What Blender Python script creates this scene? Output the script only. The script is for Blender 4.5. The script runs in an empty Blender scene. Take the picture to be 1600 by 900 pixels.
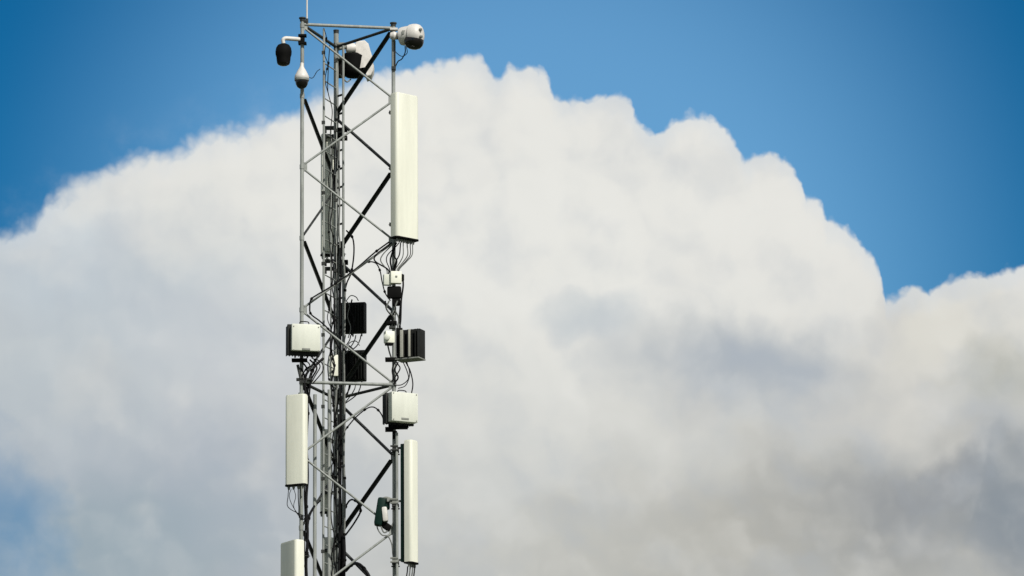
import bpy, bmesh, math, random
from mathutils import Vector, Matrix
random.seed(7)
C = bpy.context.scene.collection
sc = bpy.context.scene
PI = math.pi

# ------------------------------------------------------------------ camera
FPX, PITCH, ROLL = 7600.0, math.radians(12.4), -0.0073
CAM = Vector((0, 0, 1.7))
Fw = Vector((0, math.cos(PITCH), math.sin(PITCH)))
R0 = Vector((1, 0, 0)); U0 = Vector((0, -math.sin(PITCH), math.cos(PITCH)))
Rr = math.cos(ROLL) * R0 + math.sin(ROLL) * U0
Ur = -math.sin(ROLL) * R0 + math.cos(ROLL) * U0
cd = bpy.data.cameras.new('camera'); cam = bpy.data.objects.new('camera', cd); C.objects.link(cam)
cd.sensor_width = 36; cd.lens = 36 * FPX / 1600; cd.clip_start = 0.1; cd.clip_end = 20000
m = Matrix((Rr, Ur, -Fw)).transposed().to_4x4(); m.translation = CAM
cam.matrix_world = m
sc.camera = cam

# ------------------------------------------------------------------ sun
SUN_AZ, SUN_EL = math.radians(146), math.radians(42)      # azimuth clockwise from +Y
S = Vector((math.sin(SUN_AZ) * math.cos(SUN_EL), math.cos(SUN_AZ) * math.cos(SUN_EL), math.sin(SUN_EL)))
sl = bpy.data.lights.new('sun', 'SUN'); sl.energy = 4.2; sl.angle = math.radians(0.53); sl.color = (1, .955, .87)
so = bpy.data.objects.new('sun', sl); C.objects.link(so)
so.rotation_euler = S.to_track_quat('Z', 'Y').to_euler(); so.location = (30, -40, 60)

sc.view_settings.view_transform = 'Standard'; sc.view_settings.look = 'None'
sc.view_settings.exposure = 0.0; sc.view_settings.gamma = 1; sc.view_settings.use_curve_mapping = False
sc.render.engine = 'CYCLES'
sc.render.resolution_x = 1024; sc.render.resolution_y = 576

# ------------------------------------------------------------------ world: Nishita sky + cumulus bank laid out by compass direction
W = bpy.data.worlds.new('World'); sc.world = W; W.use_nodes = True
nt = W.node_tree; nt.nodes.clear()
STR = 0.075
class X:                                   # small expression wrapper for shader maths
    def __init__(s, v): s.v = v
    def op(s, o, *a):
        n = nt.nodes.new('ShaderNodeMath'); n.operation = o
        for i, q in enumerate((s,) + a):
            q = q.v if isinstance(q, X) else q
            if isinstance(q, (int, float)): n.inputs[i].default_value = q
            else: nt.links.new(q, n.inputs[i])
        return X(n.outputs[0])
    def __add__(s, o): return s.op('ADD', o)
    def __sub__(s, o): return s.op('SUBTRACT', o)
    def __mul__(s, o): return s.op('MULTIPLY', o)
    def __truediv__(s, o): return s.op('DIVIDE', o)
    def clamp(s): return s.op('MAXIMUM', 0.0).op('MINIMUM', 1.0)
def smooth(x, a, b):
    n = nt.nodes.new('ShaderNodeMapRange'); n.interpolation_type = 'SMOOTHSTEP'
    nt.links.new(x.v, n.inputs[0])
    for i, q in ((1, a), (2, b)):
        if isinstance(q, X): nt.links.new(q.v, n.inputs[i])
        else: n.inputs[i].default_value = q
    return X(n.outputs[0])
def vec(x, y, z=0.0):                       # z only picks another patch of the same flat noise
    if z: x = x + z * 17.3; z = 0.0
    n = nt.nodes.new('ShaderNodeCombineXYZ')
    for i, q in enumerate((x, y, z)):
        if isinstance(q, X): nt.links.new(q.v, n.inputs[i])
        else: n.inputs[i].default_value = q
    return n.outputs[0]
def noise(v, scale, detail=2.0, rough=.5):
    n = nt.nodes.new('ShaderNodeTexNoise'); n.noise_dimensions = '2D'; n.inputs['Scale'].default_value = scale
    n.inputs['Detail'].default_value = detail; n.inputs['Roughness'].default_value = rough
    nt.links.new(v, n.inputs['Vector']); return n
def nx(v, scale, detail=2.0, rough=.5): return X(noise(v, scale, detail, rough).outputs[0]) - .5
def voro(v, scale):
    n = nt.nodes.new('ShaderNodeTexVoronoi'); n.feature = 'SMOOTH_F1'; n.voronoi_dimensions = '2D'; n.inputs['Scale'].default_value = scale
    n.inputs['Smoothness'].default_value = .12
    nt.links.new(v, n.inputs['Vector']); return X(n.outputs['Distance'])
def mixc(f, a, b):
    n = nt.nodes.new('ShaderNodeMix'); n.data_type = 'RGBA'; n.clamp_factor = True
    nt.links.new(f.v, n.inputs[0])
    for i, q in ((6, a), (7, b)):
        if isinstance(q, tuple): n.inputs[i].default_value = (*q, 1)
        else: nt.links.new(q, n.inputs[i])
    return n.outputs[2]
def lin(c): return tuple(((q / 255 + .055) / 1.055) ** 2.4 if q > 10 else q / 255 / 12.92 for q in c)
def compass(px, py):                       # direction -> (azimuth, elevation) in units of 1/76 radian
    d = (Fw + (px - 800) / FPX * Rr + (450 - py) / FPX * Ur).normalized()
    return math.atan2(d.x, d.y) * 76, (math.asin(d.z) - PITCH) * 76

tc = nt.nodes.new('ShaderNodeTexCoord')
sp = nt.nodes.new('ShaderNodeSeparateXYZ'); nt.links.new(tc.outputs['Generated'], sp.inputs[0])
dx, dy, dz = (X(o) for o in sp.outputs)
AZ = dx.op('ARCTAN2', dy) * 76.0
EL = (dz.op('ARCSINE') - PITCH) * 76.0
P0 = vec(AZ, EL)
# domain warp
w1x, w1y = nx(vec(AZ, EL, 3.1), .55, 2), nx(vec(AZ, EL, 9.7), .55, 2)
w2x, w2y = nx(vec(AZ, EL, 5.3), 2.0, 3, .5), nx(vec(AZ, EL, 1.7), 2.0, 3, .5)
AX = AZ + w1x * .06 + w2x * .14; EY = EL + w1y * .05 + w2y * .16
# outline of the bank
edge = [(-240, 440), (0, 362), (55, 338), (72, 310), (108, 292), (128, 276), (152, 272), (175, 252), (205, 240), (235, 244), (262, 240), (300, 221), (345, 207), (385, 199),
        (400, 188), (425, 186), (450, 168), (475, 164), (520, 140), (560, 122), (610, 108), (650, 103), (695, 95), (722, 87), (742, 87), (757, 100), (766, 116), (775, 118),
        (795, 106), (825, 104), (848, 110), (858, 126), (866, 152), (882, 158), (905, 153), (940, 146), (968, 148), (985, 162), (998, 186), (1012, 200), (1024, 210), (1036, 200),
        (1055, 184), (1080, 179), (1108, 182), (1132, 200), (1150, 226), (1160, 252), (1170, 250), (1182, 237), (1206, 235), (1230, 248), (1248, 276), (1260, 304), (1276, 308), (1288, 318),
        (1292, 344), (1310, 352), (1332, 364), (1346, 388), (1366, 400), (1376, 420), (1379, 464), (1388, 470), (1405, 458), (1430, 448), (1452, 452), (1480, 436), (1512, 432), (1535, 434), (1560, 422), (1600, 415), (1830, 385)]
HW = 10.5
fc = nt.nodes.new('ShaderNodeFloatCurve'); cv = fc.mapping.curves[0]
fc.mapping.use_clip = False
pts = [compass(*e) for e in edge]
while len(cv.points) < len(pts): cv.points.new(0.5, 0.5)
for p_, (a, e) in zip(cv.points, pts):
    p_.location = ((a + HW) / (2 * HW), (e + 10) / 20); p_.handle_type = 'VECTOR'
fc.mapping.update()
nt.links.new(((AX + HW) / (2 * HW)).v, fc.inputs['Value'])
Bd = X(fc.outputs[0]) * 20.0 - 10.0
s = Bd - EY
Pw = vec(AX, EY)
# cauliflower lobes: rounded outwards, creased between
lobes = (voro(Pw, 2.3) - .42) * -.07 + (voro(Pw, 5.0) - .4) * -.11 + (voro(Pw, 11.0) - .4) * -.035 + .02
right = smooth(AZ, -3.6, -.8)              # the left flank is thinner and wispier than the right one
s = s + lobes + (voro(Pw, 1.15) - .42) * (right * .26 - .26) + nx(P0, 6.0, 4, .55) * .045
wd = X((right * -1.0 + 1.0).v) * .16 + .115
wd = wd + smooth(nx(vec(AZ, EL, 6.0), 1.1, 2), .02, .3) * .16
mask = smooth(s / wd, -.35, 1.0)
veil = smooth(s, -.9, .5) * (right * -1.0 + 1.0) * smooth(nx(vec(AZ, EL, 2.0), .8, 5, .6), -.15, .3) * .20

sky = nt.nodes.new('ShaderNodeTexSky'); sky.sky_type = 'NISHITA'; sky.sun_disc = False
sky.sun_elevation = SUN_EL; sky.sun_rotation = SUN_AZ
sky.altitude = 0; sky.air_density = 1.0; sky.dust_density = 0.3; sky.ozone_density = 3.0
blue = sky.outputs[0]
def mult(c, t):
    n = nt.nodes.new('ShaderNodeMix'); n.data_type = 'RGBA'; n.blend_type = 'MULTIPLY'; n.inputs[0].default_value = 1
    nt.links.new(c, n.inputs[6]); n.inputs[7].default_value = (*t, 1); return n.outputs[2]
# blue tint, then lens vignetting painted into the sky, darker away from one direction
blue = mult(blue, (.86, 1.38, 1.52))
ba, be = compass(820, 420)
rr = ((AZ - ba) * (AZ - ba) + (EL - be) * (EL - be)).op('SQRT')
blue = mixc(smooth(rr, 3.2, 9.6) * .95, blue, mult(blue, (.0, .36, .52)))

def c_(rgb): return tuple(q / STR for q in lin(rgb))
def vm(o, *a):
    n = nt.nodes.new('ShaderNodeVectorMath'); n.operation = o
    for i, q in enumerate(a):
        if isinstance(q, tuple): n.inputs[i].default_value = q
        else: nt.links.new(q, n.inputs[i])
    return n
PB = vec(AZ + w1x * 1.6 + w2x * .5, EL + w1y * 1.3 + w2y * .5)
def blob(px, py, rx, ry, k, peak=1.0):     # soft elliptical patch, 0..k
    a, e = compass(px, py)
    d = vm('MULTIPLY_ADD', PB, (100 / rx, 100 / ry, 0), (-a * 100 / rx, -e * 100 / ry, 0)).outputs[0]
    n = nt.nodes.new('ShaderNodeMapRange'); n.interpolation_type = 'SMOOTHSTEP'
    nt.links.new(vm('DOT_PRODUCT', d, d).outputs['Value'], n.inputs[0])
    n.inputs[1].default_value = -2.2; n.inputs[2].default_value = 2.2; n.inputs[3].default_value = 2 * k; n.inputs[4].default_value = 0.0
    return X(n.outputs[0])
cl = mixc(smooth(EL, -5.4, 1.2), c_((184, 185, 181)), c_((229, 228, 223)))
for px, py, rx, ry, col, k in [
        (700, 420, 520, 330, (231, 231, 226), .9),
        (60, 660, 400, 330, (184, 193, 199), .92), (210, 480, 240, 150, (190, 199, 205), .55), (120, 345, 110, 60, (204, 213, 219), .7),
        (200, 440, 150, 75, (190, 199, 206), .55), (40, 430, 110, 80, (186, 198, 208), .5), (300, 520, 170, 70, (192, 199, 205), .5), (190, 300, 90, 45, (226, 226, 222), .55), (330, 330, 140, 80, (226, 226, 221), .6),
        (330, 780, 380, 160, (174, 182, 191), .9), (130, 860, 260, 130, (150, 167, 177), .85), (150, 600, 70, 50, (204, 206, 205), .5), (420, 560, 160, 120, (208, 210, 212), .5),
        (700, 760, 260, 220, (206, 208, 205), .6),
        (1120, 560, 170, 70, (186, 191, 194), .9), (1200, 600, 150, 75, (168, 177, 187), .85), (930, 500, 75, 40, (190, 198, 203), .7), (1100, 690, 190, 90, (198, 199, 195), .5),
        (1400, 560, 130, 70, (196, 195, 190), .5), (1490, 510, 120, 60, (218, 216, 207), .85), (1560, 600, 90, 60, (170, 172, 164), .7), (1400, 480, 40, 60, (200, 200, 198), .5),
        (1200, 860, 320, 130, (176, 175, 168), .8), (1500, 790, 260, 120, (152, 155, 156), .85), (1600, 790, 110, 90, (128, 140, 152), .7), (1480, 700, 70, 30, (205, 203, 196), .35),
        (1420, 760, 110, 40, (140, 145, 152), .45), (1340, 640, 90, 40, (205, 203, 197), .5), (1090, 640, 60, 30, (202, 202, 198), .6), (880, 860, 260, 60, (192, 192, 186), .6)]:
    cl = mixc(blob(px, py, rx, ry, k), cl, c_(col))
# soft relief: sunward and shaded sides painted into the cloud colour
def relief(a, e):                          # billow height field
    q = vec(a, e, 2.0)
    return voro(q, .62) * -1.0 + voro(q, 1.4) * -.30 + nx(q, 1.5, 3, .5) * .35
ra, re_ = AZ + w1x * .7 + w2x * .30, EL + w1y * .7 + w2y * .30
dif = relief(ra, re_) - relief(ra + .13, re_ + .17)
cl = mixc(smooth(dif, -.05, .40) * (right * .06 + .14), cl, c_((240, 239, 234)))
cl = mixc(smooth(dif * -1.0, -.05, .40) * (right * .04 + .16), cl, c_((160, 171, 186)))
sh = smooth(nx(Pw, .75, 4, .5), -.02, .28) * .22
cl = mixc(sh, cl, c_((172, 182, 194)))
hl = smooth(nx(vec(AX, EY, 4.0), .8, 3, .5), .0, .4) * .32
cl = mixc(hl, cl, c_((226, 224, 218)))
rim = (smooth(s, .0, .5) * -1.0 + 1.0) * .30      # thin edge lets the blue through
cl = mixc(rim, cl, c_((196, 210, 224)))
hole = blob(-50, 840, 150, 170, .62)
full = mask * (hole * -1.0 + 1.0)
full = (full + veil).clamp()
out = mixc(full, blue, cl)
mp3 = nt.nodes.new('ShaderNodeTexNoise'); mp3.inputs['Scale'].default_value = 2.6; mp3.inputs['Detail'].default_value = 5
nt.links.new(tc.outputs['Generated'], mp3.inputs['Vector'])
vd = vm('DOT_PRODUCT', tc.outputs['Generated'], tuple(Fw)).outputs['Value']
away = smooth(X(vd) * -1.0, -.955, -.90)  # clouds outside the view, added to make the ambient light neutral
out = mixc(away * smooth(X(mp3.outputs[0]), .36, .52), out, mixc(smooth(X(mp3.outputs[0]), .45, .7), c_((184, 184, 182)), c_((160, 162, 163))))
bg = nt.nodes.new('ShaderNodeBackground'); bg.inputs['Strength'].default_value = STR
nt.links.new(out, bg.inputs['Color'])
W.cycles.sampling_method = 'MANUAL'; W.cycles.sample_map_resolution = 256
wo = nt.nodes.new('ShaderNodeOutputWorld'); nt.links.new(bg.outputs[0], wo.inputs[0])

# ------------------------------------------------------------------ materials
def mat(name, col, rough=.5, metal=0.0, var=.12, scale=6.0, bump=0.0, streak=None, spec=.5):
    M = bpy.data.materials.new(name); M.use_nodes = True; t = M.node_tree; b = t.nodes['Principled BSDF']
    b.inputs['Roughness'].default_value = rough; b.inputs['Metallic'].default_value = metal
    b.inputs['Specular IOR Level'].default_value = spec
    co = t.nodes.new('ShaderNodeTexCoord'); mp = t.nodes.new('ShaderNodeMapping'); t.links.new(co.outputs['Object'], mp.inputs[0])
    if streak: mp.inputs['Scale'].default_value = (1, 1, streak)
    n = t.nodes.new('ShaderNodeTexNoise'); n.inputs['Scale'].default_value = scale; n.inputs['Detail'].default_value = 5
    n.inputs['Roughness'].default_value = .65
    t.links.new(mp.outputs[0], n.inputs['Vector'])
    r = t.nodes.new('ShaderNodeValToRGB'); r.color_ramp.elements[0].position = .3; r.color_ramp.elements[1].position = .72
    r.color_ramp.elements[0].color = (*[max(0, c * (1 - var)) for c in col], 1)
    r.color_ramp.elements[1].color = (*[min(1, c * (1 + var)) for c in col], 1)
    t.links.new(n.outputs[0], r.inputs[0]); t.links.new(r.outputs[0], b.inputs['Base Color'])
    rr_ = t.nodes.new('ShaderNodeMapRange'); rr_.inputs[3].default_value = rough * .8; rr_.inputs[4].default_value = min(1, rough * 1.2)
    t.links.new(n.outputs[0], rr_.inputs[0]); t.links.new(rr_.outputs[0], b.inputs['Roughness'])
    if bump:
        n2 = t.nodes.new('ShaderNodeTexNoise'); n2.inputs['Scale'].default_value = scale * 6; n2.inputs['Detail'].default_value = 3
        t.links.new(co.outputs['Object'], n2.inputs['Vector'])
        bp = t.nodes.new('ShaderNodeBump'); bp.inputs['Strength'].default_value = bump; bp.inputs['Distance'].default_value = .01
        t.links.new(n2.outputs[0], bp.inputs['Height']); t.links.new(bp.outputs[0], b.inputs['Normal'])
    return M
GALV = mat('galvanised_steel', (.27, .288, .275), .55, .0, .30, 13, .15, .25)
DARK = mat('dark_and_shaded_steel', (.030, .033, .031), .6, 0, .55, 11, .2, .3, .3)  # dark clamps and brackets; on rear braces their shade is put into the colour
CREAM = mat('cream_radome', (.77, .78, .68), .5, 0, .08, 5, .05, .12)
GREYC = mat('pale_grey_cover', (.63, .65, .58), .5, 0, .09, 5, .05, .2)
WHITE = mat('white_painted_plastic', (.64, .62, .59), .45, 0, .10, 9)
BLACK = mat('black_plastic', (.006, .006, .006), .7, 0, .3, 8, spec=.06)
SINK = mat('black_heat_sink', (.012, .013, .012), .6, 0, .35, 12, spec=.2)
FIN = mat('grey_aluminium_fin', (.22, .23, .21), .55, .0, .15, 12)
CABLE = mat('black_cable_rubber', (.006, .006, .007), .6, 0, .3, 15, spec=.12)
GCABLE = mat('grey_cable_sheath', (.17, .18, .17), .6, 0, .25, 15)
STRIP = mat('pale_aluminium_strip', (.42, .42, .37), .5, 0, .15, 12)
GREEN = mat('dark_green_plastic', (.004, .020, .015), .5, 0, .25, 8, spec=.15)
GLASS = mat('smoked_camera_glass', (.006, .005, .005), .12, 0, .1, 4)
GROUND = mat('meadow_soil', (.05, .065, .03), .95, 0, .4, .35, .4)
CONC = mat('cast_concrete', (.32, .31, .29), .85, 0, .15, 3, .3)

# ------------------------------------------------------------------ mesh helpers
class MB:
    def __init__(s): s.b = bmesh.new()
    def tube(s, pts, r, n=10, caps=True):
        pts = [Vector(p) for p in pts]; rs = r if isinstance(r, (list, tuple)) else [r] * len(pts)
        rings = []; up = None
        for i, p in enumerate(pts):
            t = (pts[min(i + 1, len(pts) - 1)] - pts[max(i - 1, 0)]).normalized()
            if up is None:
                up = Vector((0, 0, 1)) if abs(t.z) < .9 else Vector((0, 1, 0))
            a = (up - t * up.dot(t)).normalized(); up = a; b = t.cross(a)
            rings.append([s.b.verts.new(p + (a * math.cos(q) + b * math.sin(q)) * rs[i]) for q in (2 * PI * k / n for k in range(n))])
        for A, B in zip(rings, rings[1:]):
            for k in range(n): s.b.faces.new((A[k], A[(k + 1) % n], B[(k + 1) % n], B[k]))
        if caps: s.b.faces.new(rings[0][::-1]); s.b.faces.new(rings[-1])
        return s
    def prism(s, poly, z0, z1, bevel=0.0):
        """closed outline in local x/y extruded along z"""
        lo = [s.b.verts.new((x, y, z0)) for x, y in poly]; hi = [s.b.verts.new((x, y, z1)) for x, y in poly]
        n = len(poly); fs = [s.b.faces.new(lo[::-1]), s.b.faces.new(hi)]
        for k in range(n): s.b.faces.new((lo[k], lo[(k + 1) % n], hi[(k + 1) % n], hi[k]))
        if bevel:
            es = list({e for f in fs for e in f.edges})
            bmesh.ops.bevel(s.b, geom=es, offset=bevel, segments=2, affect='EDGES', profile=.6)
        return s
    def box(s, c, d, bevel=0.0, rot=None):
        M_ = Matrix.Translation(Vector(c)) @ (rot.to_4x4() if rot else Matrix()) @ Matrix.Diagonal((*d, 1))
        r = bmesh.ops.create_cube(s.b, size=1, matrix=M_)
        if bevel:
            es = list({e for v in r['verts'] for e in v.link_edges})
            bmesh.ops.bevel(s.b, geom=es, offset=bevel, segments=2, affect='EDGES', profile=.6)
        return s
    def lathe(s, prof, c=(0, 0, 0), axis=(0, 0, 1), n=28):
        """prof: (radius, distance along axis)"""
        ax = Vector(axis).normalized(); c = Vector(c)
        u = Vector((0, 0, 1)) if abs(ax.z) < .9 else Vector((1, 0, 0))
        a = (u - ax * u.dot(ax)).normalized(); b = ax.cross(a); rings = []
        for r, h in prof:
            if r < 1e-5: rings.append([s.b.verts.new(c + ax * h)])
            else: rings.append([s.b.verts.new(c + ax * h + (a * math.cos(q) + b * math.sin(q)) * r) for q in (2 * PI * k / n for k in range(n))])
        for A, B in zip(rings, rings[1:]):
            for k in range(n):
                if len(A) == 1 and len(B) == 1: continue
                if len(A) == 1: s.b.faces.new((A[0], B[(k + 1) % n], B[k]))
                elif len(B) == 1: s.b.faces.new((A[k], A[(k + 1) % n], B[0]))
                else: s.b.faces.new((A[k], A[(k + 1) % n], B[(k + 1) % n], B[k]))
        for R_, flip in ((rings[0], True), (rings[-1], False)):
            if len(R_) > 1: s.b.faces.new(R_[::-1] if flip else R_)
        return s
    def angle(s, p0, p1, out, w=.045, th=.006, inward=True):
        """L-section bar from p0 to p1: one flange faces `out`, the other points back from its top edge"""
        p0, p1 = Vector(p0), Vector(p1); t = (p1 - p0).normalized(); out = Vector(out)
        nrm = (out - t * out.dot(t)).normalized(); up = nrm.cross(t)
        if up.z < 0: up = -up
        sec = [(-w / 2, 0), (w / 2, 0), (w / 2, -w), (w / 2 - th, -w), (w / 2 - th, -th), (-w / 2, -th)]
        A = [s.b.verts.new(p0 + up * a + nrm * b) for a, b in sec]; B = [s.b.verts.new(p1 + up * a + nrm * b) for a, b in sec]
        n = 6
        for k in range(n): s.b.faces.new((A[k], A[(k + 1) % n], B[(k + 1) % n], B[k]))
        s.b.faces.new(A[::-1]); s.b.faces.new(B)
        return s
    def build(s, name, material, parent=None, inv=None):
        bmesh.ops.recalc_face_normals(s.b, faces=s.b.faces)
        me = bpy.data.meshes.new(name)
        if inv is not None: s.b.transform(inv)
        s.b.to_mesh(me); s.b.free(); me.materials.append(material)
        me.polygons.foreach_set('use_smooth', [True] * len(me.polygons)); me.set_sharp_from_angle(angle=math.radians(38))
        o = bpy.data.objects.new(name, me); C.objects.link(o)
        if parent is not None: o.parent = parent
        return o
def curve(pts, n=8):
    """Catmull-Rom through the points"""
    P = [Vector(p) for p in pts]; P = [P[0] * 2 - P[1]] + P + [P[-1] * 2 - P[-2]]; out = []
    for i in range(1, len(P) - 2):
        a, b, c, d = P[i - 1:i + 3]
        for k in range(n):
            t = k / n
            out.append(.5 * ((2 * b) + (c - a) * t + (2 * a - 5 * b + 4 * c - d) * t * t + (3 * b - a - 3 * c + d) * t ** 3))
    out.append(P[-2]); return out
def thing(name, label, cat, loc=(0, 0, 0), yaw=0.0, group=None):
    o = bpy.data.objects.new(name, None); C.objects.link(o); o.location = loc; o.rotation_euler = (0, 0, yaw)
    o.empty_display_size = .1
    o['label'] = label; o['category'] = cat
    if group: o['group'] = group
    return o
def inv_of(root):
    M_ = Matrix.Translation(root.location) @ root.rotation_euler.to_matrix().to_4x4()
    return M_.inverted() if root.parent is None else M_.inverted() @ inv_of(root.parent)
def world_part(root, mb, name, material):  return mb.build(name, material, root, inv_of(root))   # geometry given in world metres

# survey of the mast: a spot in metres from a sight line and a distance
def at(px, py, Y):
    d = Fw + (px - 800) / FPX * Rr + (450 - py) / FPX * Ur
    return CAM + d * (Y / d.y)

# ------------------------------------------------------------------ ground
b_ = MB(); b_.prism([(-6000, -3000), (6000, -3000), (6000, 9000), (-6000, 9000)], -.5, 0); g = b_.build('ground', GROUND); g['kind'] = 'structure'

# ------------------------------------------------------------------ lattice mast
LX, LY = -3.2574, 73.6
SIDE, TH = 1.445, .185
Lg = Vector((LX, LY, 0)); Rg = Vector((LX + SIDE * math.cos(TH), LY + SIDE * math.sin(TH), 0))
Bg = Vector((LX + SIDE * math.cos(TH + PI / 3), LY + SIDE * math.sin(TH + PI / 3), 0)); CEN = (Lg + Rg + Bg) / 3
ZT, DZ = 22.119, 1.1398
Zv = Vector((0, 0, 1))
def V(g_, z): return g_ + Zv * z
def zlevel(i): return ZT - DZ * i
def outn(a, b):
    d = (b - a).normalized(); n = Vector((d.y, -d.x, 0))
    return n if n.dot((a + b) / 2 - CEN) > 0 else -n
mast = thing('lattice_mast', 'tall three-legged galvanised steel lattice mast carrying all the antennas and cameras', 'mast', (CEN.x, CEN.y, 0))
for g_, top, r in ((Lg, .11, .030), (Rg, .09, .030), (Bg, .28, .040)):
    mb = MB(); mb.tube([V(g_, -.05), V(g_, ZT + top)], r, 14)
    for i in (0, 5, 10, 15):                                   # flange joints
        z = zlevel(i)
        if i: mb.tube([V(g_, z - .2), V(g_, z - .17)], r + .02, 12)
    for i in range(0, 9):
        if g_ is not Bg: mb.tube([V(g_, zlevel(i) - .035), V(g_, zlevel(i) + .035)], r + .007, 12)
    leg = world_part(mast, mb, 'leg', GALV)
    cp = MB(); e_ = .006 if g_ is Bg else .024; cp.tube([V(g_, ZT + top), V(g_, ZT + top + .02)], r + e_, 12); cp.tube([V(g_, ZT + top - .04), V(g_, ZT + top)], r + e_ * .4, 12)
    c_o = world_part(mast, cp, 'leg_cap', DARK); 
faces = [(Lg, Rg, 0, 'front'), (Rg, Bg, 0, 'right'), (Lg, Bg, 1, 'left')]
for a, b, ph, kind in faces:
    n = outn(a, b)
    for i in range(0, 19):
        if kind == 'left' and i == 0: continue
        p, q = (a, b) if (i + ph) % 2 == 0 else (b, a)
        z0, z1 = zlevel(i) - .05, zlevel(i + 1) + .05
        d = (q - p).normalized()
        P0_, P1_ = V(p, z0) + d * .045, V(q, z1) - d * .045
        mb = MB()
        if kind == 'front':
            mb.tube([P0_, P1_], .0175, 10)
            br = world_part(mast, mb, 'diagonal_brace', GALV)
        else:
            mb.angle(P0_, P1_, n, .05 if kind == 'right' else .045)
            br = world_part(mast, mb, 'diagonal_brace', DARK)  # shade of the rear faces painted in with the darker steel
for i in (0, 5, 10, 15):
    for a, b, ph, kind in faces:
        d = (b - a).normalized()
        z = zlevel(i) + (.02 if i == 0 else 0)
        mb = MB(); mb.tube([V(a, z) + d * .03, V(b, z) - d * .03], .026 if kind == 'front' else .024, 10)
        world_part(mast, mb, 'horizontal_brace', GALV if kind == 'front' else DARK)  # rear ring bars carry the painted shade too
# gusset plates where the braces meet the legs, and their bolts
for a, b, ph, kind in faces:
    n = outn(a, b); d = (b - a).normalized()
    for i in range(0, 9):
        for g_, sgn, par in ((a, 1, 0), (b, -1, 1)):
            if (i + ph) % 2 != par: continue
            z = zlevel(i)
            rot = Matrix((d, n, Zv)).transposed()
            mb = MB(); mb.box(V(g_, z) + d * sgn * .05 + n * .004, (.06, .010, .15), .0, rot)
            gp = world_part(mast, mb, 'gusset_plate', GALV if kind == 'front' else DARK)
# climbing ladder on the left-rear face
lad = MB(); dLB = (Bg - Lg).normalized(); nLB = outn(Lg, Bg)
def onLB(t, z, off=-.06): return V(Lg + dLB * SIDE * t + nLB * off, z)
ld = world_part(mast, MB().tube([onLB(.53, .2), onLB(.53, zlevel(0) + .14)], .019, 10).tube([onLB(.90, .2), onLB(.90, zlevel(0) - .25)], .016, 10), 'ladder', GALV)
for k in range(0, 46):
    z = 21.7 - .285 * k
    world_part(ld, MB().tube([onLB(.53, z), onLB(.90, z)], .010, 8), 'rung', GALV)
for k in range(0, 9):                                        # stand-off brackets
    z = zlevel(k) - .25
    for t_ in (.53, .90): world_part(ld, MB().box(onLB(t_, z, -.052), (.055, .05, .05)), 'bracket', DARK)
# cable tray on the right-rear face, close to the back leg
dBR = (Rg - Bg).normalized(); nBR = outn(Bg, Rg)
def onBR(t, z, off=-.05): return V(Bg + dBR * SIDE * t + nBR * off, z)
tray = world_part(mast, MB().tube([onBR(.17, .2), onBR(.17, zlevel(0) - .02)], .020, 10).tube([onBR(.05, .2), onBR(.05, zlevel(0) - .5)], .012, 8), 'cable_tray', GALV)
for k in range(0, 34):
    z = 21.3 - .30 * k
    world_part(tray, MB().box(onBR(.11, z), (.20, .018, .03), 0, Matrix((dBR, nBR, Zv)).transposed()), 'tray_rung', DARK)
# light conduits climbing beside the ladder
world_part(mast, MB().tube([onLB(.66, .2, -.08), onLB(.66, zlevel(5) + .05, -.08)], .026, 10), 'conduit', GALV)
world_part(mast, MB().tube([onLB(.30, .2, -.05), onLB(.30, zlevel(5) - .12, -.05)], .030, 10), 'conduit', GALV)
world_part(mast, MB().tube([onLB(.76, .2, -.05), onLB(.76, zlevel(1) - .3, -.05)], .012, 8), 'conduit', GALV)
# concrete footing
ft = MB(); ft.prism([(CEN.x - 1.6, CEN.y - 1.6), (CEN.x + 1.6, CEN.y - 1.6), (CEN.x + 1.6, CEN.y + 1.6), (CEN.x - 1.6, CEN.y + 1.6)], -.3, .18, .03)
world_part(mast, ft, 'concrete_footing', CONC)

YL, YR, YB = Lg.y, Rg.y, Bg.y

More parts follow.
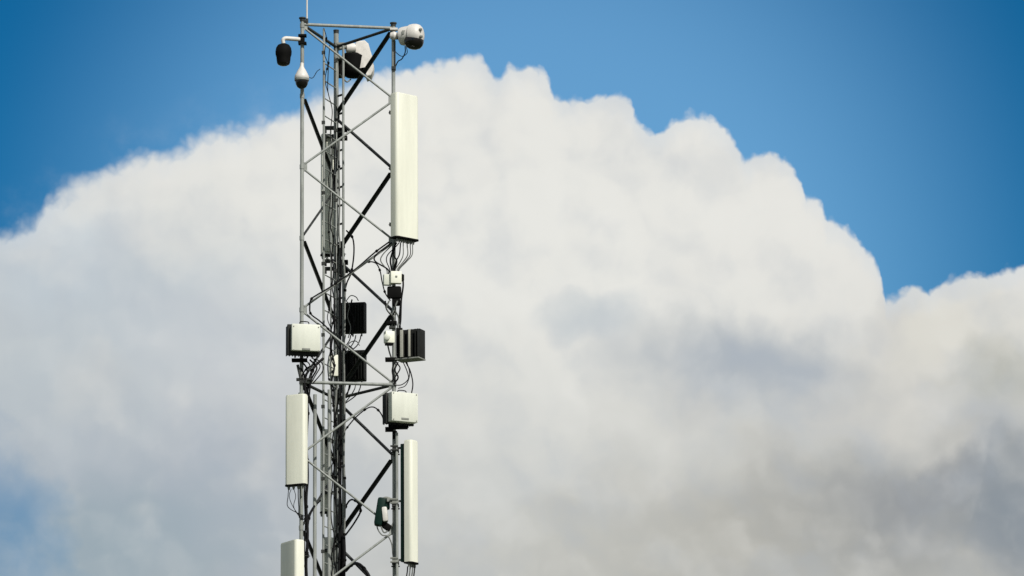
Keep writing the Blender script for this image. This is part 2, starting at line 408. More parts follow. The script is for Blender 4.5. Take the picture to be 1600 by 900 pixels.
# ------------------------------------------------------------------ cables that run up the mast
def wiggle(base, z0, z1, amp, seed, step=.35):
    rg = random.Random(seed); pts = []; z = z0
    while z > z1:
        pts.append(base(z) + Vector((rg.uniform(-amp, amp), rg.uniform(-amp, amp), 0))); z -= step * rg.uniform(.7, 1.3)
    pts.append(base(z1)); return curve(pts, 5)
def cable(label, pts, r, m_=None, group=None, n=8, clip=True):
    root = thing('feeder_cable', label, 'cable', tuple(pts[-1]), 0, group)
    world_part(root, MB().tube(pts, r, n), 'sheath', m_ or CABLE)
    if clip:
        for i in range(6, len(pts) - 2, 28 if len(pts) > 120 else 14):
            t = (pts[i + 1] - pts[i]).normalized()
            world_part(root, MB().tube([pts[i] - t * .018, pts[i] + t * .018], r + .009, 8), 'cable_clip', BLACK)
    return root
GC = 'feeder cables on the tray behind the mast'
k = 0
for t, off, z0, r, seed, lab in [
        (.09, -.10, zlevel(0) - .7, .010, 11, 'thin black cable beside the thick rear leg, starting just under the large rear camera'),
        (.13, -.08, zlevel(1) - .4, .012, 12, 'grey feeder cable nearest the rear leg, ending high behind the second bay'),
        (.16, -.09, zlevel(3) + .1, .016, 13, 'black feeder cable on the tray that ends level with the foot of the tallest panel'),
        (.21, -.07, zlevel(3) - .15, .014, 14, 'grey feeder cable on the outer edge of the tray, ending just under the tallest panel'),
        (.11, -.13, zlevel(5) + .1, .018, 15, 'thick grey feeder cable starting behind the middle ring of the mast'),
        (.18, -.14, zlevel(5) - .3, .017, 16, 'thick black feeder cable starting just below the middle ring, right of the rear leg')]:
    cable(lab, wiggle(lambda z: onBR(t, z, off), z0, 11.8, .010, seed), r, GCABLE if seed in (12, 14, 15) else None, GC)
for j, (t, off, z0, lab) in enumerate([
        (.13, -.06, zlevel(7) - .0, 'heavy black trunk cable nearest the rear leg at the bottom of the picture'),
        (.18, -.09, zlevel(7) + .15, 'heavy black trunk cable in the middle of the thick bottom bunch'),
        (.225, -.10, zlevel(7) + .05, 'heavy black trunk cable on the right side of the thick bottom bunch')]):
    cable(lab, wiggle(lambda z: onBR(t, z, off), z0, 11.7, .006, 30 + j), .030, None, 'heavy trunk cables at the bottom of the mast')
# cables beside the ladder
for j, (t, z0, z1, r, lab) in enumerate([
        (.62, zlevel(0) - .1, 16.6, .007, 'thin wavy black lead running down the inside of the ladder from the top'),
        (.70, zlevel(1) - .4, 12.0, .009, 'thin wavy black lead in the middle of the ladder'),
        (.80, zlevel(5) - .1, 11.8, .011, 'loosely hanging black cable beside the ladder below the middle ring'),
        (.73, zlevel(4) + .3, 15.9, .013, 'tangled black cable inside the ladder behind the left equipment box')]):
    cable(lab, wiggle(lambda z: onLB(t, z, -.11), z0, z1, .035, 50 + j, .22), r, None, 'loose leads beside the climbing ladder')
# bold cable down the left leg
pl = [at(505, 560, YL + .25), at(490, 575, YL + .15), at(482, 600, YL + .06)] + [at(479.5 + 1.2 * math.sin(i * 1.7), 620 + i * 26, YL + .06) for i in range(12)]
cable('thick black cable down the left leg from the left equipment box', curve(pl, 5), .022)
pl = [at(470, 575, YL - .05), at(477, 592, YL + .02), at(476, 620, YL + .05)] + [at(476.5 + 1.0 * math.sin(i * 2.1), 640 + i * 26, YL + .06) for i in range(11)]
cable('thinner black cable running right against the left leg', curve(pl, 5), .012)
# loops that follow the braces
cable('black cable drooping over the brace from the rear leg to the small junction unit', curve([at(540, 432, YB - .2), at(552, 424, YB - .5), at(566, 413, YR + .25), at(578, 409, YR), at(588, 412, YR - .05), at(594, 424, YR - .05), at(597, 440, YR - .04), at(602, 458, YR - .02), at(610, 470, YR)], 7), .010)
cable('dark cable tied along the front brace and bending round its left end', curve([at(608, 378, YR - .05), at(585, 395, YR - .12), at(556, 420, YL + .08), at(520, 446, YL + .0), at(495, 461, YL - .04), at(486, 468, YL - .05), at(484, 480, YL - .05), at(486, 491, YL - .04), at(500, 502, YL + .0), at(515, 517, YL + .3), at(530, 545, YB - .25)], 7), .012)
cable('black cable arching from the front brace into the cream right-hand box', curve([at(537, 676, YB - .15), at(544, 666, YB - .3), at(556, 652, YR + .1), at(572, 639, YR - .05), at(583, 636, YR - .1), at(592, 642, YR - .12), at(598, 652, YR - .12), at(600, 664, YR - .1)], 7), .010)
cable('short black cable hooking from the trunk bunch onto the lower right brace', curve([at(536, 806, YB - .1), at(541, 790, YB - .1), at(548, 781, YB - .25), at(556, 783, YR + .3), at(562, 790, YR + .35), at(563, 800, YR + .45), at(553, 818, YR + .75), at(540, 836, YB - .08)], 7), .014)
cable('very thick black cable curling out of the bottom of the trunk bunch', curve([at(540, 892, YB - .1), at(550, 882, YB - .3), at(560, 881, YR + .3), at(570, 890, YR + .2), at(578, 904, YR + .15), at(582, 930, YR + .1)], 7), .024)
cable('black cable bundle sagging behind the lattice between the ladder and left leg', curve([at(500, 782, YB - .6), at(492, 790, YL + .4), at(486, 800, YL + .2), at(482, 812, YL + .1), at(480, 830, YL + .07)], 7), .018)
cable('thin black lead looping out to the right behind the tallest panel foot', curve([at(541, 360, YB - .1), at(551, 372, YB - .1), at(553, 395, YB - .1), at(549, 425, YB - .1), at(542, 442, YB - .1), at(537, 462, YB - .08)], 7), .012)

# ------------------------------------------------------------------ panel antennas
def clampset(root, zc, pole, r, reach_y, name='clamp_bracket'):
    """bracket from the back of a panel (local y=reach_y) round a pole at local xy"""
    px_, py_ = pole; mb = MB()
    mb.box((px_, py_ - r - .008, zc), (r * 2 + .07, .014, .06)); mb.box((px_, py_ + r + .008, zc), (r * 2 + .07, .014, .06))
    for sx in (-1, 1): mb.tube([(px_ + sx * (r + .022), py_ - r - .04, zc), (px_ + sx * (r + .022), py_ + r + .04, zc)], .007, 6)
    mb.box(((px_) / 2, (reach_y + py_ - r) / 2, zc), (abs(px_) + .05, abs(py_ - r - reach_y) + .02, .05))
    return mb.build(name, DARK, root)
def panel_outline(w, d, rf, n=5):
    """flat back at y=+d/2, front edge with large rounded corners at y=-d/2"""
    o = [(w / 2, d / 2), (-w / 2, d / 2)]
    for cx, a0 in ((-w / 2 + rf, PI), (w / 2 - rf, 1.5 * PI)):
        for k in range(n + 1):
            a = a0 + PI / 2 * k / n; o.append((cx + rf * math.cos(a), -d / 2 + rf + rf * math.sin(a)))
    return o
def panel(label, loc, yaw, w, d, h, m_, pole=None, pr=.03, ports=4, clamps=(), seed=1, tails=(), back=None, group=None, plate=True, name='panel_antenna'):
    root = thing(name, label, 'antenna', loc, yaw, group)
    MB().prism(panel_outline(w, d, min(.05, d * .42)), .0, h, .008).build('radome', m_, root)
    MB().prism(panel_outline(w - .014, d - .014, min(.045, d * .4)), h - .001, h + .014, .004).build('end_cap', m_, root)
    e = MB(); e.prism(panel_outline(w + .012, d + .012, min(.05, d * .42)), -.022, .0); e.build('end_cap', BLACK if plate else m_, root)
    MB().box((0, d / 2 + .013, h / 2), (w * .7, .026, h * .96), .004).build('back_rail', back or FIN, root)
    for k in range(ports):
        x = -w * .36 + w * .72 * k / max(1, ports - 1)
        MB().tube([(x, .0, -.022), (x, .0, -.075)], .016, 10).tube([(x, 0, -.035), (x, 0, -.055)], .021, 6).build('connector', FIN, root)
    if pole:
        for zc in clamps: clampset(root, zc, pole, pr, d / 2 + .02)
    for pts, r, m2 in tails: world_part(root, MB().tube(curve(pts, 7), r, 7), 'jumper_cable', m2)
    return root
rad = math.radians
# tallest panel, on the right leg
bz = at(633, 372.5, YR - .17)
rg = random.Random(3)
tl = []
for k, (x0, x1, x2, x3, m2, r) in enumerate([(612, 588, 586, 606, CABLE, .012), (616, 598, 595, 604, GCABLE, .009), (620, 612, 610, 612, CABLE, .014), (626, 624, 619, 615, CABLE, .010), (630, 630, 626, 618, GCABLE, .008),
                                   (636, 637, 631, 621, GCABLE, .009), (641, 641, 634, 623, CABLE, .007), (645, 644, 636, 624, GCABLE, .008), (618, 615, 620, 617, CABLE, .012), (624, 606, 604, 609, CABLE, .008)]):
    yy = YR - .14 + rg.uniform(-.04, .06)
    tl.append(([at(x0, 379, yy), at((x0 * 2 + x1) / 3, 385 + rg.uniform(-2, 2), yy), at(x1, 398, yy), at(x2, 408, yy + .03), at(x3, 421, YR - .04), at(x3 + 1, 430, YR - .03)], r, m2))
panel('tall cream panel antenna on the right leg, by far the longest on the mast', bz, rad(42), .46, .15, 2.29, CREAM, (-.05, .20), .03, 8, (.25, 1.15, 2.05), tails=tl)
# left panel
bz = at(462.5, 757, YL - .16)
tl = [([at(x0, 764, YL - .16), at(x0 + a, 776, YL - .17), at(x0 + b, 792, YL - .15), at(468, 803 + j * 2, YL - .06), at(478, 806 + j * 2, YL)], r, CABLE)
      for j, (x0, a, b, r) in enumerate([(451, -1, -1, .006), (455, -3, 3, .005), (459, 3, 0, .005), (466, 0, 1, .008)])]
panel('cream panel antenna hanging on the left leg just below the middle ring', bz, rad(-24), .34, .11, 1.385, CREAM, (.02, .18), .03, 4, (.2, 1.22), tails=tl)
# lower left panel, cut by the bottom of the picture
bz = at(455.5, 1005, YL - .14)
panel('cream and grey-shaded panel antenna low on the left leg, cut off by the bottom edge', bz, rad(-58), .50, .15, 1.55, CREAM, (.04, .20), .03, 4, (.25, 1.35), plate=False)
# right narrow panel seen from its side, on a stand-off pole
PX = at(616, 690, YR - .10); PX = Vector((PX.x, PX.y, 0)); PX = Vector((PX.x + .03, PX.y - .02, 0))
bz = at(643.5, 879, YR - .18)
tl = [([at(x0, 885, YR - .18), at(x0 - 1, 896, YR - .18), at(x0 - 5, 915, YR - .15), at(622, 940, YR - .1)], .010, m2) for x0, m2 in ((637, CABLE), (641, GCABLE), (645, GCABLE), (648, CABLE))]
pr_ = panel('narrow cream panel antenna with dark green back, low on the right', bz, rad(58), .22, .13, 1.885, CREAM, None, .03, 4, (), back=GREEN, tails=tl)
MB().prism([(-.09, .065), (-.09, .145), (.09, .145), (.09, .065)], .01, 1.85, .006).build('back_cover', GREEN, pr_)
for py in (700, 783, 875):
    mb = MB(); a = at(614, py, YR - .12); b = at(638, py, YR - .13)
    mb.box((a + b) / 2, (.26, .03, .03)); mb.box(at(616, py - 3, YR - .13), (.12, .05, .02)); mb.box(at(616, py + 3, YR - .13), (.12, .05, .02))
    world_part(pr_, mb, 'clamp_bracket', FIN if py > 700 else DARK)
world_part(pr_, MB().tube([at(629, 703, YR - .12), at(629.5, 722, YR - .12)], .012, 8).tube([at(622, 701, YR - .12), at(633, 700, YR - .12)], .010, 8), 'tilt_arm', DARK)
sp_ = thing('stand_off_pole', 'short galvanised pole clamped in front of the right leg beside the green-backed panel', 'pole', tuple(at(621, 960, YR - .12)))
a0, a1 = at(620.5, 960, YR - .12), at(620.5, 676, YR - .12); a1 = Vector((a0.x, a0.y, a1.z))
world_part(sp_, MB().tube([a0, a1], .022, 12), 'tube', GALV)
for py in (705, 790, 880): world_part(sp_, MB().box(at(618, py, YR - .07), (.11, .14, .035)).box(at(618, py + 5, YR - .07), (.13, .02, .02)), 'pole_clamp', DARK)
# panels behind the ladder, facing away
panel('narrow cream panel antenna facing away behind the ladder in the upper bays', at(511, 398, YB + .20), rad(200), .20, .12, 1.95, CREAM, None, .03, 3, (), back=CREAM, name='panel_antenna')
for o_, yy in ((bpy.context.scene.objects['panel_antenna.004'] if 'panel_antenna.004' in bpy.data.objects else None, 0),):
    if o_:
        for py in (200, 213, 408, 420):
            world_part(o_, MB().box(at(516, py, YB + .10), (.22, .10, .045)).box(at(508, py + 3, YB + .08), (.05, .06, .09)), 'clamp_bracket', DARK)
o_ = panel('narrow cream panel antenna facing away behind the ladder below the middle ring', at(507, 800, YB + .20), rad(200), .13, .11, 1.30, CREAM, None, .03, 2, (), back=CREAM)
for py in (690, 770): world_part(o_, MB().box(at(514, py, YB + .10), (.20, .10, .04)), 'clamp_bracket', DARK)
o_ = panel('pale panel antenna facing away behind the ladder at the bottom edge', at(512, 1010, YB + .20), rad(200), .17, .11, 1.70, GREYC, None, .03, 2, (), back=GREYC)
for py in (860, 950): world_part(o_, MB().box(at(516, py, YB + .10), (.20, .10, .04)), 'clamp_bracket', DARK)

# ------------------------------------------------------------------ radio units
def radio(label, loc, yaw, w, h, d_cover, d_sink, cover, ox=0.0, oz=0.0, sink_extra=(.02, .03), fins=9, name='radio_unit', tilt=0):
    """light cover in front of a black finned heat sink; loc = centre of the base of the sink"""
    root = thing(name, label, 'radio unit', loc, yaw)
    W_, H_ = w + sink_extra[0], h + sink_extra[1]
    MB().box((ox, -d_cover / 2, H_ / 2 + oz), (w, d_cover, h), .018).build('cover', cover, root)
    MB().box((0, .02, H_ / 2), (W_, .04, H_), .008).build('heat_sink_plate', SINK, root)
    for k in range(fins):
        x = -W_ / 2 + .012 + (W_ - .024) * k / (fins - 1)
        MB().box((x, .04 + (d_sink - .04) / 2 - .002, H_ / 2), (.010, d_sink - .04, H_ * .94), .002).build('cooling_fin', SINK, root)
    MB().tube(curve([(-.07, -d_cover * .5, H_ - .01), (-.06, -d_cover * .5, H_ + .035), (.06, -d_cover * .5, H_ + .035), (.07, -d_cover * .5, H_ - .01)], 4), .008, 6).build('handle', BLACK, root)
    MB().box((ox, -d_cover - .003, .045 + oz + .015), (w * .28, .008, .03), .002).build('name_plate', FIN, root)
    for sx in (-1, 1):
        for zz in (.04, h - .01): MB().tube([(ox + sx * (w / 2 - .03), -d_cover + .002, zz + oz), (ox + sx * (w / 2 - .03), -d_cover - .006, zz + oz)], .010, 8).build('screw', FIN, root)
    for x in (-.12, -.04, .05, .12):
        MB().tube([(x * w / .4, .0, .01), (x * w / .4, .0, -.035)], .013, 8).build('connector', BLACK, root)
    return root
r1 = radio('white square radio unit with black rear, clamped to the left leg above the middle ring', at(474.5, 556, YL - .22), rad(14), .45, .42, .09, .17, GREYC, .02, .03, (.06, .07), 11)
world_part(r1, MB().box(at(468, 563, YL - .06), (.24, .12, .045), .006).box(at(478, 520, YL - .05), (.10, .14, .05)), 'clamp_bracket', BLACK)
world_part(r1, MB().tube([at(463, 593, YL - .02), at(487, 593, YL - .02)], .026, 10).tube([at(465, 570, YL - .04), at(470, 592, YL - .04)], .022, 8).box(at(474, 597, YL), (.12, .12, .05)), 'support_ring', DARK)
for j, pts in enumerate([[(470, 563), (480, 578), (476, 600), (481, 625)], [(484, 562), (495, 575), (486, 595), (482, 630)], [(490, 562), (500, 572), (492, 588), (480, 610)], [(478, 563), (484, 572), (472, 586), (478, 604)],
                         [(494, 560), (490, 570), (478, 576), (472, 590)], [(488, 560), (502, 566), (504, 580), (488, 600)]]):
    world_part(r1, MB().tube(curve([at(x, y, YL - .05 + .03 * (j % 3)) for x, y in pts], 7), .013 if j < 2 else .009, 7), 'jumper_cable', CABLE)
r2 = radio('cream square radio unit below the middle ring on the right leg', at(625, 664, YR - .20), rad(27), .45, .46, .14, .14, GREYC, .02, .015, (.03, .03), 9)
world_part(r2, MB().box(at(622, 667, YR - .06), (.30, .14, .06), .008).box(at(608, 671, YR - .08), (.12, .06, .07)).box(at(617, 680, YR - .03), (.07, .09, .12)), 'clamp_bracket', BLACK)
# dark finned unit, right
r3 = thing('radio_unit', 'black radio unit with upright grey fins sticking out right of the right leg', 'radio unit', tuple(at(640, 562, YR - .05)), rad(-24))
MB().box((.0, .05, .24), (.40, .20, .46), .012).build('housing', SINK, r3)
for k, x in enumerate((-.11, -.045, .02, .085, .15, .19)):
    MB().box((x, -.085, .24), (.012, .07, .43), .002).build('cooling_fin', SINK, r3)
for x, w_ in ((-.078, .05), (.052, .03)):
    MB().box((x, -.115, .24), (w_, .03, .43), .003).build('cover', STRIP, r3)
MB().box((.0, .02, .004), (.41, .26, .02), .003).build('bottom_lip', FIN, r3)
world_part(r3, MB().box(at(612, 505, YR), (.16, .14, .05), .004).box(at(611, 562, YR), (.18, .14, .05), .004).box(at(624, 535, YR + .03), (.10, .12, .44), .006), 'clamp_bracket', BLACK)
for j, pts in enumerate([[(634, 566), (641, 580), (645, 600), (642, 619)], [(630, 566), (636, 580), (638, 592), (628, 601), (616, 602)], [(636, 566), (640, 585), (634, 602), (622, 607)], [(622, 566), (617, 578), (622, 590), (615, 600)], [(616, 566), (613, 580), (617, 596)],
                         [(619, 566), (625, 575), (620, 585), (612, 596)]]):
    world_part(r3, MB().tube(curve([at(x, y, YR - .06 + .02 * (j % 3)) for x, y in pts], 7), (.010, .008, .007, .013, .013, .010)[j], 7), 'jumper_cable', CABLE)
# small cream box left of it
s1 = thing('junction_box', 'small cream box on the left side of the right leg beside the black finned unit', 'junction box', tuple(at(608, 538, YR - .10)), rad(20))
MB().box((0, 0, .11), (.15, .12, .19), .02).build('box', CREAM, s1); MB().box((.0, .0, .0), (.11, .1, .03), .004).build('gland_plate', BLACK, s1); MB().lathe([(.05, 0), (.05, .03), (.03, .04)], (-.055, -.06, .10), (-.4, -1, 0), 14).build('lid', GREYC, s1)
world_part(s1, MB().box(at(613, 512, YR - .06), (.10, .10, .03)).tube(curve([at(606, 540, YR - .08), at(609, 552, YR - .06), at(614, 566, YR - .04)], 6), .012, 8), 'bracket', DARK)
# small junction unit under the tallest panel
s2 = thing('junction_box', 'small cream box with black underside hanging below the tallest panel', 'junction box', tuple(at(615, 447, YR - .12)), rad(12))
MB().box((.03, -.02, .13), (.17, .10, .19), .008).build('box', CREAM, s2)
MB().box((.03, -.075, .14), (.03, .012, .025), .002).build('lock', FIN, s2)
MB().box((-.09, .03, .10), (.13, .09, .17), .008).build('side_box', GREYC, s2)
MB().box((.14, .02, .14), (.05, .08, .10), .006).build('side_bracket', BLACK, s2)
world_part(s2, MB().box(at(616, 457, YR - .08), (.22, .11, .19), .03).box(at(619, 470, YR - .06), (.13, .10, .16), .03), 'cable_gland', BLACK)
for j, (x0, x1, x2) in enumerate([(602, 606, 613), (608, 606, 616), (614, 620, 612), (621, 619, 623), (626, 627, 624)]):
    world_part(s2, MB().tube(curve([at(x0, 470, YR - .14), at(x1 - 2, 483, YR - .12), at(x2, 497, YR - .05), at((x1 + x2) / 2, 512, YR - .03)], 7), .012, 7), 'jumper_cable', (CABLE, GCABLE)[j % 2])
world_part(s2, MB().tube(curve([at(628, 428, YR - .08), at(630, 445, YR - .05), at(627, 470, YR - .04), at(626, 500, YR - .03), at(624, 512, YR - .02)], 7), .014, 7), 'jumper_cable', CABLE)
# rear black units seen through the mast
def sink_unit(label, loc, yaw, w, d, h, fins=10):
    root = thing('radio_unit', label, 'radio unit', loc, yaw, 'black finned radio units behind the mast')
    MB().box((0, 0, h / 2), (w, d * .6, h), .014).build('housing', SINK, root)
    for k in range(fins):
        x = -w / 2 + .014 + (w - .028) * k / (fins - 1)
        MB().box((x, -d * .3 - .03, h / 2), (.009, .066, h * .93), .002).build('cooling_fin', SINK, root)
    MB().box((0, d * .3 + .02, h / 2), (w * .9, .05, h * .9), .01).build('cover', GREYC, root)
    for x in (-.1, 0, .1): MB().tube([(x * w / .3, 0, 0), (x * w / .3, 0, -.05)], .013, 8).build('connector', FIN, root)
    world_part(root, MB().box(Vector(loc) + Vector((-.16, .0, h * .25)), (.28, .06, .05)).box(Vector(loc) + Vector((-.16, .0, h * .8)), (.28, .06, .05)), 'clamp_bracket', DARK)
    return root
u1 = sink_unit('upper of the two black finned units seen through the mast right of the rear leg', at(551.5, 521, YB + .10), rad(-8), .42, .22, .49)
u2 = sink_unit('lower of the two black finned units seen through the mast right of the rear leg', at(551.5, 596, YB + .10), rad(-8), .42, .22, .49)
for u, y0 in ((u1, 522), (u2, 598)):
    for j in range(4):
        x0 = 540 + j * 8
        world_part(u, MB().tube(curve([at(x0, y0 + 2, YB + .05), at(x0 - 2, y0 + 10, YB + .02), at(x0 - 8, y0 + 20, YB - .02), at(537, y0 + 34, YB - .08)], 6), .009, 7), 'jumper_cable', (GCABLE, CABLE)[j % 2])
for j, (u, pts) in enumerate([(u1, [(541, 470), (546, 478), (543, 495), (548, 512), (544, 528)]), (u1, [(550, 468), (547, 485), (553, 500), (549, 524)]), (u1, [(560, 470), (556, 464), (548, 462), (541, 470)]),
                              (u2, [(545, 540), (552, 548), (549, 566), (555, 580), (552, 596)]), (u2, [(562, 540), (556, 533), (546, 536), (540, 548)]), (u2, [(544, 562), (541, 580), (546, 600), (541, 622)])]):
    world_part(u, MB().tube(curve([at(x, y, YB - .12) for x, y in pts], 6), (.008, .012)[j % 2], 7), 'jumper_cable', (GCABLE, CABLE)[j % 2])
# small unit in front of the back leg
s3 = thing('junction_box', 'small cream box tucked inside the mast beside the ladder at the middle ring', 'junction box', tuple(at(521, 588, YB - .18)), rad(15))
MB().box((0, 0, .17), (.15, .09, .34), .012).build('box', CREAM, s3)
for z in (.06, .27): MB().lathe([(.018, 0), (.018, .012), (.0, .016)], (-.02, -.046, z), (0, -1, 0), 10).build('screw_cap', BLACK, s3)
MB().box((0, .07, .17), (.06, .06, .2)).build('bracket', DARK, s3)
# dark bracket blocks on the back leg
for k, (py, w_, h_, lab) in enumerate([(203, .20, .20, 'black clamp block on the rear leg near the top of the tallest panel'), (410, .22, .22, 'black clamp block on the rear leg just under the tallest panel'), (385, .12, .14, 'smaller black clamp block on the rear leg level with the foot of the tallest panel')]):
    root = thing('clamp_block', lab, 'clamp', tuple(at(533, py, YB - .02)))
    world_part(root, MB().box(at(533, py, YB - .03), (w_, .10, h_ * .30), .006).box(at(533, py + 13, YB - .03), (w_, .10, h_ * .30), .006).box(at(533, py + 7, YB + .01), (w_ * .5, .08, h_), .006), 'clamp_plate', BLACK)
    world_part(root, MB().tube([at(526, py - 2, YB - .12), at(526, py - 2, YB + .12)], .008, 6).tube([at(540, py + 12, YB - .12), at(540, py + 12, YB + .12)], .008, 6), 'bolt', FIN)

# ------------------------------------------------------------------ cameras
def arc(c, r, a0, a1, n=8): return [(c + r * math.cos(a0 + (a1 - a0) * k / n), r * math.sin(a0 + (a1 - a0) * k / n)) for k in range(n + 1)]
# black one on the left arm
cam1 = thing('security_camera', 'black rounded camera hanging from a white arm left of the mast top', 'camera', tuple(at(443, 102, YL - .15)))
q = at(443, 102, YL - .15)
world_part(cam1, MB().lathe([(.0, 0), (.06, .004), (.10, .03), (.108, .08), (.112, .13), (.125, .17), (.128, .22), (.118, .28), (.09, .325), (.05, .345), (.0, .35)], q), 'housing', BLACK)
world_part(cam1, MB().lathe([(.0, -.012), (.05, -.006), (.088, .012), (.10, .03)], q), 'lens_dome', GLASS)
world_part(cam1, MB().tube(curve([at(443, 68, YL - .15), at(442.5, 62.5, YL - .15), at(446, 60, YL - .14), at(456, 60.5, YL - .1), at(468, 61.5, YL - .04)], 6), [.030] * 6 + [.032] * 6 + [.034] * 13, 12), 'arm', WHITE)
world_part(cam1, MB().box(at(471, 62, YL), (.10, .12, .16), .012).box(at(473, 56, YL - .02), (.12, .12, .03)).box(at(473, 68, YL - .02), (.12, .12, .03)), 'pole_clamp', BLACK)
# white dome camera
cam2 = thing('security_camera', 'white cone-topped dome camera with smoked glass on the left leg', 'camera', tuple(at(471.5, 138, YL - .16)))
q = at(471.5, 139, YL - .16)
world_part(cam2, MB().lathe([(.112, .165), (.116, .18), (.108, .215), (.09, .25), (.07, .29), (.045, .33), (.028, .37), (.024, .42), (.0, .43)], q), 'housing', WHITE)
world_part(cam2, MB().lathe([(.112, .13), (.116, .148), (.112, .165)], q), 'trim_ring', FIN)
world_part(cam2, MB().lathe([(.0, .0), (.035, .006), (.07, .03), (.092, .07), (.10, .11), (.10, .132)], q), 'lens_dome', GLASS)
world_part(cam2, MB().box(at(472, 103, YL - .07), (.06, .16, .05), .006), 'arm', WHITE)
world_part(cam2, MB().tube(curve([at(478, 118, YL - .1), at(488, 122, YL + .1), at(495, 112, YL + .3), at(500, 108, YL + .5)], 6), .006, 6), 'lead', CABLE)
# right-hand head
cam3 = thing('security_camera', 'white rounded camera head with dark glass underside right of the mast top', 'camera', tuple(at(641, 75, YR - .05)))
q0 = at(621, 57, YR - .05); ax = Vector((.93, -.36, .02)).normalized()
world_part(cam3, MB().lathe([(.0, -.012), (.10, .0), (.145, .012), (.158, .05), (.163, .14), (.166, .19), (.182, .20), (.187, .26), (.180, .32), (.160, .365), (.125, .395), (.07, .41), (.0, .415)], q0 + Vector((.03, 0, .01)), ax, 32), 'housing', WHITE)
world_part(cam3, MB().lathe([(.0, .0), (.06, .008), (.12, .035), (.155, .08), (.168, .13), (.165, .18), (.0, .19)], q0 + ax * .23 + Vector((.03, -.02, -.250)), Vector((.15, -.08, 1))), 'lens_dome', GLASS)
world_part(cam3, MB().box(q0 + ax * .40 + Vector((.01, -.10, .06)), (.05, .06, .03), .005).box(q0 + ax * .42 + Vector((.0, -.08, -.06)), (.05, .06, .03), .005).box(q0 + ax * .12 + Vector((.0, -.15, .03)), (.09, .02, .07), .004), 'latch', FIN)
world_part(cam3, MB().lathe([(.0, -.07), (.05, -.055), (.07, 0), (.05, .055), (.0, .07)], at(615.5, 56, YR - .07), (1, 0, 0), 18).box(at(615.5, 46, YR - .03), (.12, .1, .03)), 'mount_joint', WHITE)
for o in cam3.children:
    if not o.name.startswith('mount_joint'): o.scale = (.93, .93, .93)
world_part(cam3, MB().tube([at(619, 57, YR - .07), at(626, 57, YR - .05)], .05, 14), 'collar', BLACK)
world_part(cam3, MB().tube(curve([at(633, 72, YR - .05), at(633, 82, YR - .05), at(628, 92, YR - .04), at(622, 96, YR - .02), at(617, 106, YR)], 6), .009, 7).tube(curve([at(635, 73, YR - .05), at(636, 83, YR - .05), at(628, 88, YR - .04), at(619, 82, YR - .02), at(616, 75, YR)], 6), .006, 7), 'lead', CABLE)
world_part(cam3, MB().box(at(615, 107, YR - .02), (.07, .09, .05)).tube([at(617, 64, YR - .04), at(617, 104, YR - .04)], .012, 8), 'leg_strap', DARK)
# large rear head
cam4 = thing('security_camera', 'largest camera, white hood over a black drum, behind the mast top', 'camera', tuple(at(552, 122, YB + .2)))
q = at(551, 121, YB + .20)
world_part(cam4, MB().lathe([(.0, -.01), (.10, .0), (.15, .03), (.185, .09), (.19, .2), (.19, .34), (.15, .38), (.0, .39)], q, (.04, -.04, 1), 30), 'housing', BLACK)
hood = MB()
prof = [(-.01, .08), (-.01, .56), (.02, .585), (.14, .60), (.20, .555), (.235, .42), (.25, .30), (.285, .20), (.28, .12), (.24, .03), (.17, .0), (.15, .06), (.19, .13), (.17, .17), (.08, .16)]
base = at(556, 118, YB + .0)
lo = [hood.b.verts.new(base + Vector((x, .05 + .05 * (x > .18), z))) for x, z in prof]; hi = [hood.b.verts.new(base + Vector((x, .40, z))) for x, z in prof]
n_ = len(prof); f1 = hood.b.faces.new(lo); f2 = hood.b.faces.new(hi[::-1])
for k in range(n_): hood.b.faces.new((lo[k], lo[(k + 1) % n_], hi[(k + 1) % n_], hi[k]))
bmesh.ops.bevel(hood.b, geom=list(f1.edges), offset=.02, segments=3, affect='EDGES', profile=.5)
world_part(cam4, hood, 'hood', WHITE)
world_part(cam4, MB().lathe([(.0, -.02), (.07, .0), (.085, .06), (.08, .14), (.0, .17)], at(541, 76, YB + .05), (.9, .2, .1), 18), 'mount_joint', WHITE)
world_part(cam4, MB().box(at(533, 69, YB + .0), (.13, .10, .03)).box(at(530, 91, YB + .0), (.12, .12, .04)).tube([at(528, 76, YB), at(540, 73, YB + .03)], .035, 10), 'pole_clamp', FIN)
world_part(cam4, MB().box(at(533, 107, YB + .12), (.12, .14, .30), .02), 'junction_block', BLACK)
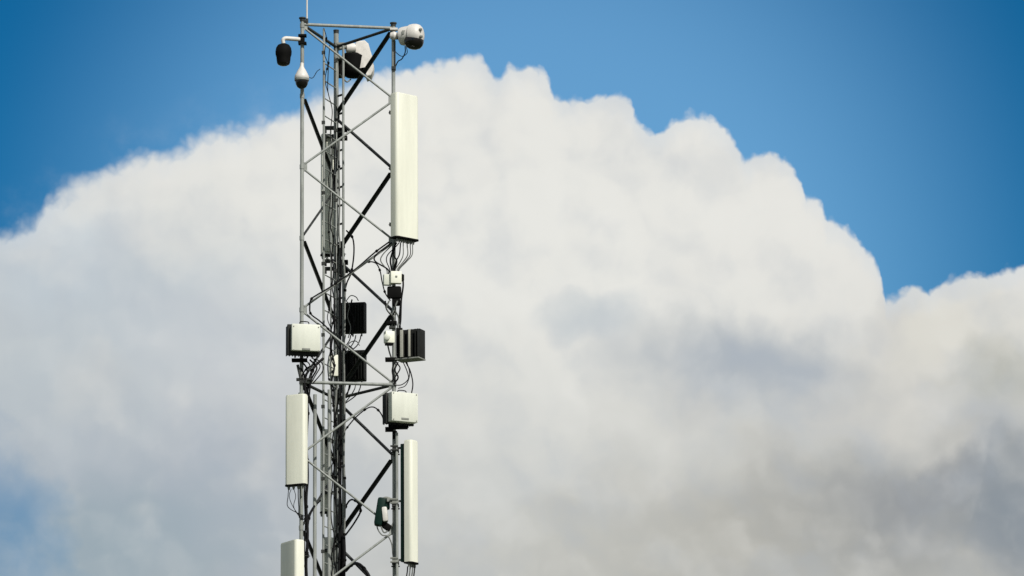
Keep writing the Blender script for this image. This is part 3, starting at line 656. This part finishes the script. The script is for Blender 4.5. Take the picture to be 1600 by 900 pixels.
world_part(cam4, MB().tube(curve([at(548, 124, YB + .15), at(542, 128, YB + .1), at(536, 122, YB + .05), at(531, 116, YB)], 6), .012, 7), 'lead', GCABLE)
# small leads near the ladder top
cable('short black lead clipped across the top of the ladder', curve([at(506, 44, YL + .3), at(510, 60, YL + .5), at(507, 84, YL + .6), at(512, 100, YL + .7), at(508, 125, YL + .7), at(514, 150, YL + .8)], 6), .006)

# ------------------------------------------------------------------ small floodlight-like unit, lower right
fl = thing('floodlight', 'small dark green lamp with white front left of the right leg near the bottom', 'floodlight', tuple(at(596, 826, YR - .05)), rad(-30))
Q = Matrix.Rotation(rad(9), 3, 'Y')
world_part(fl, MB().box(at(594, 800, YR - .05), (.13, .20, .44), .04, Q).box(at(601, 788, YR), (.16, .16, .16), .03), 'housing', GREEN)
world_part(fl, MB().box(at(601.5, 804, YR - .09), (.085, .16, .23), .03, Matrix.Rotation(rad(-6), 3, 'Y')), 'face', WHITE)
world_part(fl, MB().box(at(603, 822, YR - .03), (.17, .12, .10), .02, Matrix.Rotation(rad(35), 3, 'Y')), 'bracket', BLACK)
world_part(fl, MB().tube(curve([at(594, 782, YR - .03), at(603, 778, YR - .04), at(613, 781, YR - .06)], 5), .022, 8).box(at(612, 782, YR - .05), (.14, .12, .05)), 'arm', FIN)
world_part(fl, MB().tube(curve([at(588, 812, YR - .05), at(590, 826, YR - .06), at(597, 836, YR - .06), at(606, 838, YR - .06), at(612, 850, YR - .05), at(614, 868, YR - .04)], 6), .010, 7).tube(curve([at(594, 818, YR - .08), at(600, 832, YR - .08), at(609, 826, YR - .06), at(614, 818, YR - .04)], 6), .012, 7), 'lead', GCABLE)
# ------------------------------------------------------------------ whip on top of the left leg
w0 = at(479.6, 34, YL); w1 = at(479.6, -60, YL)
wh = thing('lightning_rod', 'thin pale rod standing on the top corner of the left leg', 'rod', tuple(w0))
world_part(wh, MB().tube([w0, Vector((w0.x, w0.y, w1.z))], [.013, .011], 8), 'rod', WHITE)
world_part(wh, MB().tube([w0 - Zv * .03, w0 + Zv * .05], .022, 8).box(at(476, 33, YL), (.10, .05, .03)), 'socket', DARK)
